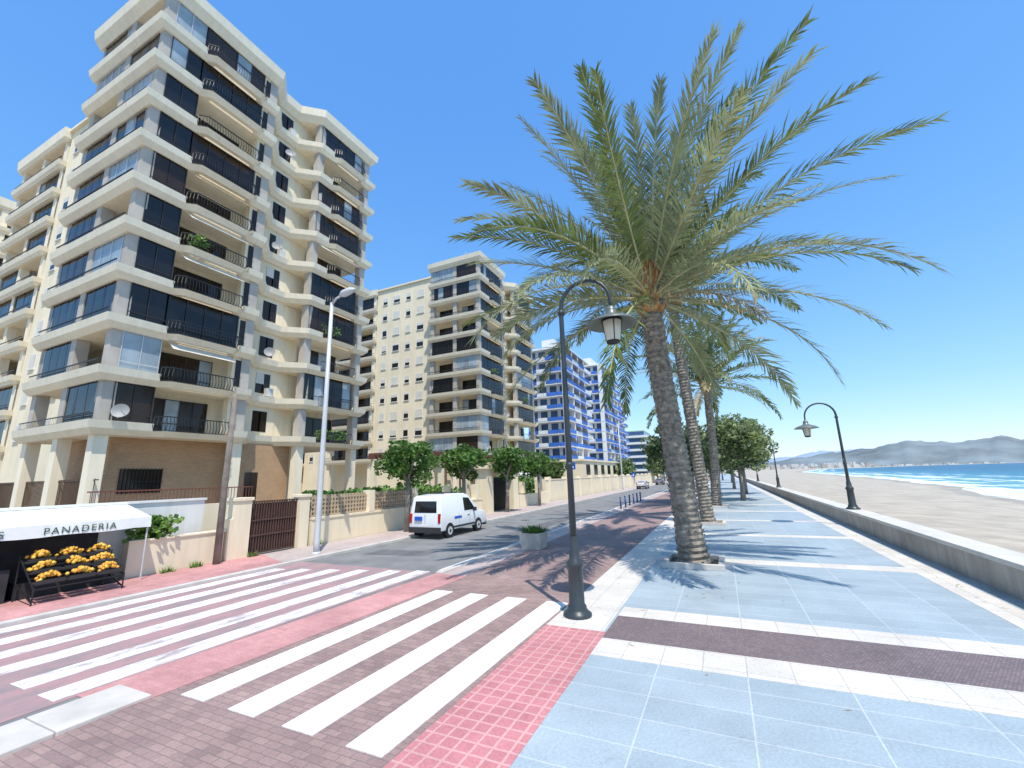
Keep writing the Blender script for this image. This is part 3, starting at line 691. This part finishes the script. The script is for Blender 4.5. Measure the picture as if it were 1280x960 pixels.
palm(-1.13,15.8,9.2,(-1.6,15.8),.41,74,7.7,5,84,leafw=.055,elo=-16,pdry=.3)
palm(-1.0,27.5,13.2,(-1.5,27.3),.33,38,6.0,8,48,leafw=.085,elo=-5,pdry=.3)
palm(-.7,40,10.0,(-.3,40),.34,50,6.8,12,48,leafw=.09,pdry=.2)
for (px,py) in ((-1.13,15.8),(-1.0,27.5),(-.7,40)):
    q=MB(); 
    for (x0,x1,y0,y1) in ((-.9,.9,-.9,-.72),(-.9,.9,.72,.9),(-.9,-.72,-.72,.72),(.72,.9,-.72,.72)): q.box(px+x0,px+x1,py+y0,py+y1,0,.16,0)
    q.box(px-.72,px+.72,py-.72,py+.72,0,.05,1); q.obj('tree_pit_kerb',[kerbm,M('soil',(.12,.09,.06),.95,.3,5)],bevel=.01)
# ------------------------------------------------------------------ broadleaf trees
def leafy(name,x,y_,zc,rx,rz,n,size,seed,mats,trunkr=.14,clumps=26,z0=0.,cr=(.28,.45)):
    rg=random.Random(seed); P=empty(name); T=MB()
    T.tube([(x,y_,z0),(x+.05,y_,(zc-rz)*.6),(x,y_+.05,zc-rz*.6)],[trunkr*1.3,trunkr,trunkr*.85],9)
    cl=[]
    for i in range(clumps):
        while True:
            v=Vector((rg.uniform(-1,1),rg.uniform(-1,1),rg.uniform(-1,1)))
            if .35<v.length<1: break
        v=v*.86; c=Vector((x+v.x*rx,y_+v.y*rx,zc+v.z*rz)); cl.append((c,rg.uniform(*cr)*rx,rg.choice([0,0,1])))
        if i<10: T.tube([(x,y_,zc-rz*.75),((x+c.x)/2,(y_+c.y)/2,(zc-rz*.7+c.z)/2+.1),c],[trunkr*.6,trunkr*.35,.02],6)
    T.obj('trunk_and_limbs',[trunkm],P,True)
    Lf=MB()
    for i in range(n):
        c,rr,mi=rg.choice(cl); v=Vector((rg.gauss(0,1),rg.gauss(0,1),rg.gauss(0,1))).normalized()*rr*rg.uniform(.45,1.12)**.6
        v.z*=.8; q0=c+v; a=Vector((rg.gauss(0,1),rg.gauss(0,1),rg.gauss(0,.6))).normalized(); b_=a.orthogonal().normalized()
        b_=(b_+a.cross(b_)*rg.uniform(-1,1)).normalized(); s_=size*rg.uniform(.6,1.3)
        Lf.add([q0-a*s_,q0+b_*s_*.5,q0+a*s_,q0-b_*s_*.5],[(0,1,2,3)],mi if rg.random()<.8 else 1-mi)
    Lf.obj('leaves',mats,P)
leafy('ficus_tree',-16.2,20.2,3.95,1.85,1.5,4400,.12,1,[tl1,tl2],clumps=40,cr=(.2,.36))
leafy('ficus_tree',-16.2,26.2,4.0,1.65,1.5,3200,.14,2,[tl1,tl2],clumps=36,cr=(.2,.38))
leafy('ficus_tree',-16.2,33,4.0,1.6,1.5,2400,.16,3,[tl1,tl2])
leafy('ficus_tree',-16.2,40,4.0,1.6,1.5,2000,.17,4,[tl1,tl2])
for i,(tx,ty,zc,rx,rz) in enumerate(((-4.2,47,5.0,3.2,2.9),(1.6,49,5.4,3.5,3.1),(-1.2,57,5.6,3.8,3.4),(2.4,62,6.6,3.8,3.8),(-4,70,6,4.4,3.6),(1.5,78,6.5,4,3.8),(-2,100,6.5,5,3.6),(2,120,7,5,3.8),(0,150,7,6,4))):
    leafy('tamarisk_tree',tx,ty,zc,rx,rz,3600,.24,20+i,[tm1,tm2],.2,60,cr=(.16,.34))
for i,(tx,ty,zc,rx,rz) in enumerate(((-20,100,4,3,2.4),(-16.5,130,5,3.5,3),(-17,150,6,4,3.6),(-16.5,175,6,5,4),(-22,60,3.6,2.2,1.8),(-12,230,7,7,5))):
    leafy('street_tree',tx,ty,zc,rx,rz,1800,.3,40+i,[tl1,tm2],.2,24)
# ------------------------------------------------------------------ planter, bollards, signs
P=empty('concrete_planter'); q=MB(); q.add([(-7.75,17.0,0),(-6.95,17.0,0),(-6.95,17.8,0),(-7.75,17.8,0),(-7.83,16.92,.62),(-6.87,16.92,.62),(-6.87,17.88,.62),(-7.83,17.88,.62)],[(0,1,5,4),(1,2,6,5),(2,3,7,6),(3,0,4,7),(4,5,6,7)]); q.obj('pot',[M('planter_concrete',(.52,.46,.39),.85,.15,3)],P,bevel=.02)
rg=random.Random(5);q=MB()
for i in range(420):
    a=rg.uniform(0,6.28); rr=rg.uniform(0,.42); c=Vector((-7.35+rr*math.cos(a),17.4+rr*math.sin(a),.60)); d=Vector((math.cos(a)*rr*1.0,math.sin(a)*rr*1.0,rg.uniform(.12,.34))); s_=Vector((-math.sin(a),math.cos(a),0))*.03
    q.add([c-s_,c+s_,c+d],[(0,1,2)],rg.choice([0,1]))
q.obj('plants',[tl1,tl2],P)
for i in range(6):
    q=MB(); q.cyl((-8.0,38+i*2.0,0),.07,.07,.85,10); q.tubez((-8.0,38+i*2.0,.85),[(.07,0),(.085,.03),(.06,.1),(0,.12)],10); q.obj('blue_bollard',[M('bollard_blue',(.02,.06,.2),.4,.1)],None,True)
def sign(x,y_,h,kind,colr):
    P=empty('traffic_sign'); q=MB(); q.cyl((x,y_,0),.035,.035,h,8); q.obj('post',[gal],P)
    q=MB()
    q.box(x-.35,x+.35,y_-.06,y_-.035,h-.8,h,0); q.add([(x-.18,y_-.065,h-.62),(x+.18,y_-.065,h-.62),(x,y_-.065,h-.2)],[(0,1,2)],1)
    q.obj('plate',[colr,white_p],P)
bl=M('sign_blue',(.01,.10,.5),.4,.05)
sign(-15.2,48,4.3,'sq',bl); sign(-15.1,85,3,'sq',bl)
# ------------------------------------------------------------------ vehicles
def vehicle(name,xc,y0,Wd,prof,belt,paint,wins,wheels,backwin=None,frontwin=None):
    P=empty(name); hwl=Wd/2; ztop=max(z for _,z in prof)
    def hw(z): return hwl if z<=belt else hwl-(z-belt)/(ztop-belt)*.17*Wd/1.85
    b_=MB(); n=len(prof); vs=[]
    for (py,pz) in prof: vs.append((xc-hw(pz),y0+py,pz)); vs.append((xc+hw(pz),y0+py,pz))
    fs=[]
    for i in range(n-1): fs.append((2*i,2*i+1,2*i+3,2*i+2))
    fs.append((2*n-2,2*n-1,1,0))
    lo=[i for i,(a,c) in enumerate(prof) if c<=belt+1e-6]; up=[i for i,(a,c) in enumerate(prof) if c>=belt-1e-6]
    for s_ in (0,1):
        fs.append(tuple(2*i+s_ for i in (lo if s_ else reversed(lo)))); fs.append(tuple(2*i+s_ for i in (up if s_ else reversed(up))))
    b_.add(vs,fs)
    o=b_.obj('body',[paint],P); bm=bmesh.new(); bm.from_mesh(o.data); bmesh.ops.recalc_face_normals(bm,faces=bm.faces); bm.to_mesh(o.data); bm.free()
    bv=o.modifiers.new('b','BEVEL'); bv.width=.06; bv.segments=3; bv.limit_method='ANGLE'; bv.angle_limit=math.radians(22)
    o.data.polygons.foreach_set('use_smooth',[True]*len(o.data.polygons))
    wn=MB()
    for poly in wins:
        for s_ in (-1,1):
            wn.add([(xc+s_*(hw(z_)+.006),y0+yy,z_) for yy,z_ in poly],[tuple(range(len(poly)))],0)
    for (pa,pb_,wa,wb) in ([backwin] if backwin else [])+([frontwin] if frontwin else []):
        d=Vector((pb_[0]-pa[0],pb_[1]-pa[1])).normalized(); nn=Vector((-d.y,d.x))*.008
        if (pa[0]>1): nn=-nn if nn.x<0 else nn
        else: nn=-nn if nn.x>0 else nn
        wn.add([(xc-wa,y0+pa[0]+nn.x,pa[1]+nn.y),(xc+wa,y0+pa[0]+nn.x,pa[1]+nn.y),(xc+wb,y0+pb_[0]+nn.x,pb_[1]+nn.y),(xc-wb,y0+pb_[0]+nn.x,pb_[1]+nn.y)],[(0,1,2,3)],0)
    wn.obj('windows',[glass],P)
    wh=MB()
    for wy in wheels:
        for s_ in (-1,1):
            xo=xc+s_*(hwl+.005)
            for (r_,off,mi,wd) in ((.385,.0,0,.02),(.32,.015,0,.24),(.2,.03,1,.2),(.07,.04,0,.2)):
                wh.tube([(xo+s_*off,y0+wy,.33),(xo-s_*(wd-off),y0+wy,.33)],[r_,r_],22,mi)
    wh.obj('wheels',[M('tyre',(.015,.015,.016),.8,.1),gal],P)
    d=MB()
    L_=max(a for a,_ in prof)
    d.box(xc-hwl*.98,xc+hwl*.98,y0-.06,y0+.1,.28,.55,0); d.box(xc-hwl*.98,xc+hwl*.98,y0+L_-.1,y0+L_+.06,.25,.5,0)
    for s_ in (-1,1):
        xa=xc+s_*(hwl-.11)
        d.box(xa-.07,xa+.07,y0-.025,y0+.1,.75,1.2,1)
        d.box(xa-.2,xa+.1,y0+L_-.18,y0+L_-.0,.62,.82,3)
        xm=xc+s_*(hwl+.1); d.box(xm-.09,xm+.09,y0+L_*.67,y0+L_*.67+.1,belt+.0,belt+.2,0)
        d.box(xc+s_*(hwl+.002)-.006,xc+s_*(hwl+.002)+.006,y0+.6,y0+L_-1.3,.42,.52,0)
        d.box(xc+s_*(hwl+.01)-.008,xc+s_*(hwl+.01)+.008,y0+L_*.55,y0+L_*.55+.16,belt-.18,belt-.14,0)
        for yy in (L_*.36,L_*.6): d.box(xc+s_*hwl-.003,xc+s_*hwl+.003,y0+yy,y0+yy+.012,.5,belt,0)
    d.box(xc-.006,xc+.006,y0-.004,y0+.02,.6,1.15,0)
    d.box(xc-.27,xc+.27,y0-.075,y0-.06,.60,.71,2)
    d.obj('trim_and_lights',[M('black_plastic',(.03,.03,.032),.6,.1),M('tail_lamp_red',(.4,.01,.01),.2,.1),white_p,M('headlamp',(.7,.72,.75),.1,.02)],P)
    return P
wpaint=M('white_car_paint',(.78,.79,.80),.25,.02)
VY=18.5
vanp=[(0,.35),(0,.9),(.02,1.12),(.10,1.96),(.28,2.06),(1.4,2.12),(2.4,2.10),(2.8,2.0),(3.6,1.34),(3.65,1.12),(4.35,1.07),(4.55,.87),(4.57,.35)]
v=vehicle('white_panel_van',-13.7,VY,1.95,vanp,1.12,wpaint,[[(2.2,1.2),(3.35,1.2),(2.78,1.84),(2.2,1.88)]],[.78,3.65],backwin=((.03,1.24),(.088,1.8),.68,.64),frontwin=((3.53,1.4),(2.9,1.90),.78,.70))
q=MB(); 
q.box(-14.3,-13.85,VY-.06,VY-.015,.86,1.06,0)
q.add([(-12.715,VY+1.2,.98),(-12.715,VY+1.9,.98),(-12.715,VY+1.9,.86),(-12.715,VY+1.2,.86)],[(0,1,2,3)],0); q.obj('blue_lettering',[bl],v)
q=MB(); 
for yy in (19.1,20.3): q.box(-14.4,-13.0,yy,yy+.05,2.14,2.19)
q.obj('roof_bars',[M('bar_black',(.03,.03,.03))],v)
carp=[(0,.3),(0,.85),(.1,.95),(.5,1.38),(1.0,1.48),(2.2,1.48),(2.6,1.40),(3.25,.98),(3.3,.95),(4.0,.85),(4.15,.65),(4.15,.3)]
for i,(cx,cy_,col_) in enumerate(((-13.7,84,(.5,.5,.52)),(-13.7,110,(.12,.13,.16)))):
    vehicle('parked_car',cx,cy_,1.75,carp,.95,M('car_paint',col_,.25,.02),[[(.45,1.02),(3.1,1.02),(2.5,1.38),(.65,1.36)]],[.75,3.3],backwin=((.18,1.02),(.47,1.34),.66,.58),frontwin=((3.15,1.04),(2.66,1.36),.7,.6))
# ------------------------------------------------------------------ bakery
P=empty('bakery_kiosk')
q=MB(); 
ny=24
def awz(u_,yv): return 2.35-(.37*u_)-.035*math.sin(math.pi*u_)*(1+.5*math.sin(yv*2.4))
for i in range(ny):
    ya=-2+10.1*i/ny; yb=-2+10.1*(i+1)/ny
    for j in range(5):
        ua,ub=j/5,(j+1)/5; xa=-18.34+1.59*ua; xb=-18.34+1.59*ub
        q.add([(xa,ya,awz(ua,ya)),(xa,yb,awz(ua,yb)),(xb,yb,awz(ub,yb)),(xb,ya,awz(ub,ya))],[(0,1,2,3)],0)
    zb_=1.66+.015*math.sin(i*1.7); zc_=1.66+.015*math.sin((i+1)*1.7)
    q.add([(-16.75,ya,1.98),(-16.75,yb,1.98),(-16.72,yb,zc_),(-16.72,ya,zb_)],[(0,1,2,3)],0)
q.add([(-18.34,8.1,2.35),(-16.75,8.1,1.98),(-16.75,8.1,1.72),(-18.34,8.1,2.1)],[(0,1,2,3)],0)
q.obj('awning',[M('awning_canvas',(.76,.76,.74),.8,.08,2)],P)
q=MB()
q.box(-18.3,-18.2,-2,7.4,0,2.2,1); q.box(-18.3,-17.0,-2,5.2,.08,.9,1); q.box(-18.25,-17.1,5.4,7.6,.08,.5,1)
for i in range(9): q.box(-18.1,-17.1,-1.8+i*.75,-1.2+i*.75,.9,1.05+.1*(i%3),2 if i%2 else 3)
for yy in (8.05,3.0): q.tube([(-16.8,yy,.08),(-16.8,yy,1.95)],.025,8,0)
q.obj('counter_and_posts',[gal,M('dark_shop_interior',(.03,.03,.032),.8,.3,3),M('produce_red',(.35,.08,.04),.7,.4,9),M('produce_green',(.08,.2,.04),.7,.4,9)],P)
q=MB()
rg=random.Random(31)
for i in range(420):
    c=Vector((rg.gauss(-17.75,.22),rg.gauss(8.7,.3),rg.uniform(1.2,1.9))); a=Vector((rg.gauss(0,1),rg.gauss(0,1),rg.gauss(0,1))).normalized()*.1; b_=a.orthogonal()*.6
    q.add([c-a,c+b_,c+a,c-b_],[(0,1,2,3)],rg.choice([0,1]))
q.obj('climbing_plant',[tl1,tl2])
def text(body,x,y_,z,size,mat,P):
    t_=bpy.data.curves.new('lettering','FONT'); t_.body=body; t_.size=size; t_.extrude=.004; t_.space_character=1.25; o=bpy.data.objects.new('lettering',t_); o.location=(x,y_,z); o.rotation_euler=(math.radians(90),0,math.radians(90)); t_.materials.append(mat); bpy.context.collection.objects.link(o); o.parent=P
gt=M('lettering_green',(.04,.10,.07),.7,.1)
text('PANADERIA',-16.71,5.6,1.72,.25,gt,P); text('REFRESCOS',-16.71,3.35,1.72,.25,gt,P)
P=empty('fruit_display_rack'); q=MB(); c=MB(); o_=MB()
rx0,rx1=-17.0,-15.9; ry0,ry1=5.35,7.2
for (yy) in (ry0,ry1):
    q.tube([(rx1,yy,.08),(rx1,yy,.5)],.02,6); q.tube([(rx0,yy,.08),(rx0,yy,1.2)],.02,6); q.tube([(rx1,yy,.45),(rx0,yy,1.15)],.02,6); q.tube([(rx1,yy,.15),(rx0,yy,.5)],.02,6)
for s_ in range(4):
    xx=rx1+(rx0-rx1)*s_/3; zz=.45+.7*s_/3; q.tube([(xx,ry0,zz),(xx,ry1,zz)],.018,6)
q.obj('frame',[iron],P)
ico=bmesh.new(); bmesh.ops.create_icosphere(ico,subdivisions=1,radius=1); iv=[v_.co.copy() for v_ in ico.verts]; if_=[tuple(v_.index for v_ in f_.verts) for f_ in ico.faces]; ico.free()
for a in range(3):
    for bb in range(3):
        xc=rx1+(rx0-rx1)*(a+.5)/3; zc=.45+.7*(a+.5)/3; yc=ry0+(ry1-ry0)*(bb+.5)/3
        c.box(xc-.17,xc+.17,yc-.27,yc+.27,zc-.02,zc+.02,0)
        c.box(xc+.16,xc+.18,yc-.27,yc+.27,zc,zc+.09,0)
        for k in range(42):
            px=xc+rng.uniform(-.14,.14);py=yc+rng.gauss(0,.11);py=max(yc-.25,min(yc+.25,py));pz=zc+.06+rng.uniform(0,.10)+.12*(1-abs(py-yc)/.25); s_=rng.uniform(.042,.055)
            o_.add([(px+v_.x*s_,py+v_.y*s_,pz+v_.z*s_) for v_ in iv],if_,rng.choice([0,0,1]))
c.obj('crates',[M('crate_black',(.03,.03,.03))],P); o_.obj('oranges',[M('orange_peel',(.70,.34,.04),.5,.1,8),M('lemon_peel',(.75,.50,.08),.5,.1,8)],P,True)
q=MB()
for (wx,wy) in ((-17.2,9.0),(-17.2,9.9),(-17.25,12.0),(-17.25,15.2)):
    for i in range(60):
        a=rng.uniform(0,6.28); d=Vector((math.cos(a)*.12,math.sin(a)*.12,rng.uniform(.08,.25))); cc=Vector((wx+rng.uniform(-.08,.1),wy+rng.uniform(-.2,.2),.08)); s_=Vector((-math.sin(a),math.cos(a),0))*.02
        q.add([cc-s_,cc+s_,cc+d],[(0,1,2)],0)
q.obj('weeds',[tl2])
q=MB()
for i in range(260):
    x=rng.choice([rng.gauss(-1.1,1.6),rng.uniform(4.6,5.4),rng.gauss(-3.2,.6)]); yy=rng.uniform(7,40); a=rng.uniform(0,6.28); l=rng.uniform(.03,.12)
    d=Vector((math.cos(a),math.sin(a),0))*l; s_=Vector((-math.sin(a),math.cos(a),0))*.01; c_=Vector((x,yy,.014))
    q.add([c_-d,c_+s_,c_+d+Vector((0,0,.01)),c_-s_],[(0,1,2,3)],0)
q.obj('fallen_leaves',[lf3])
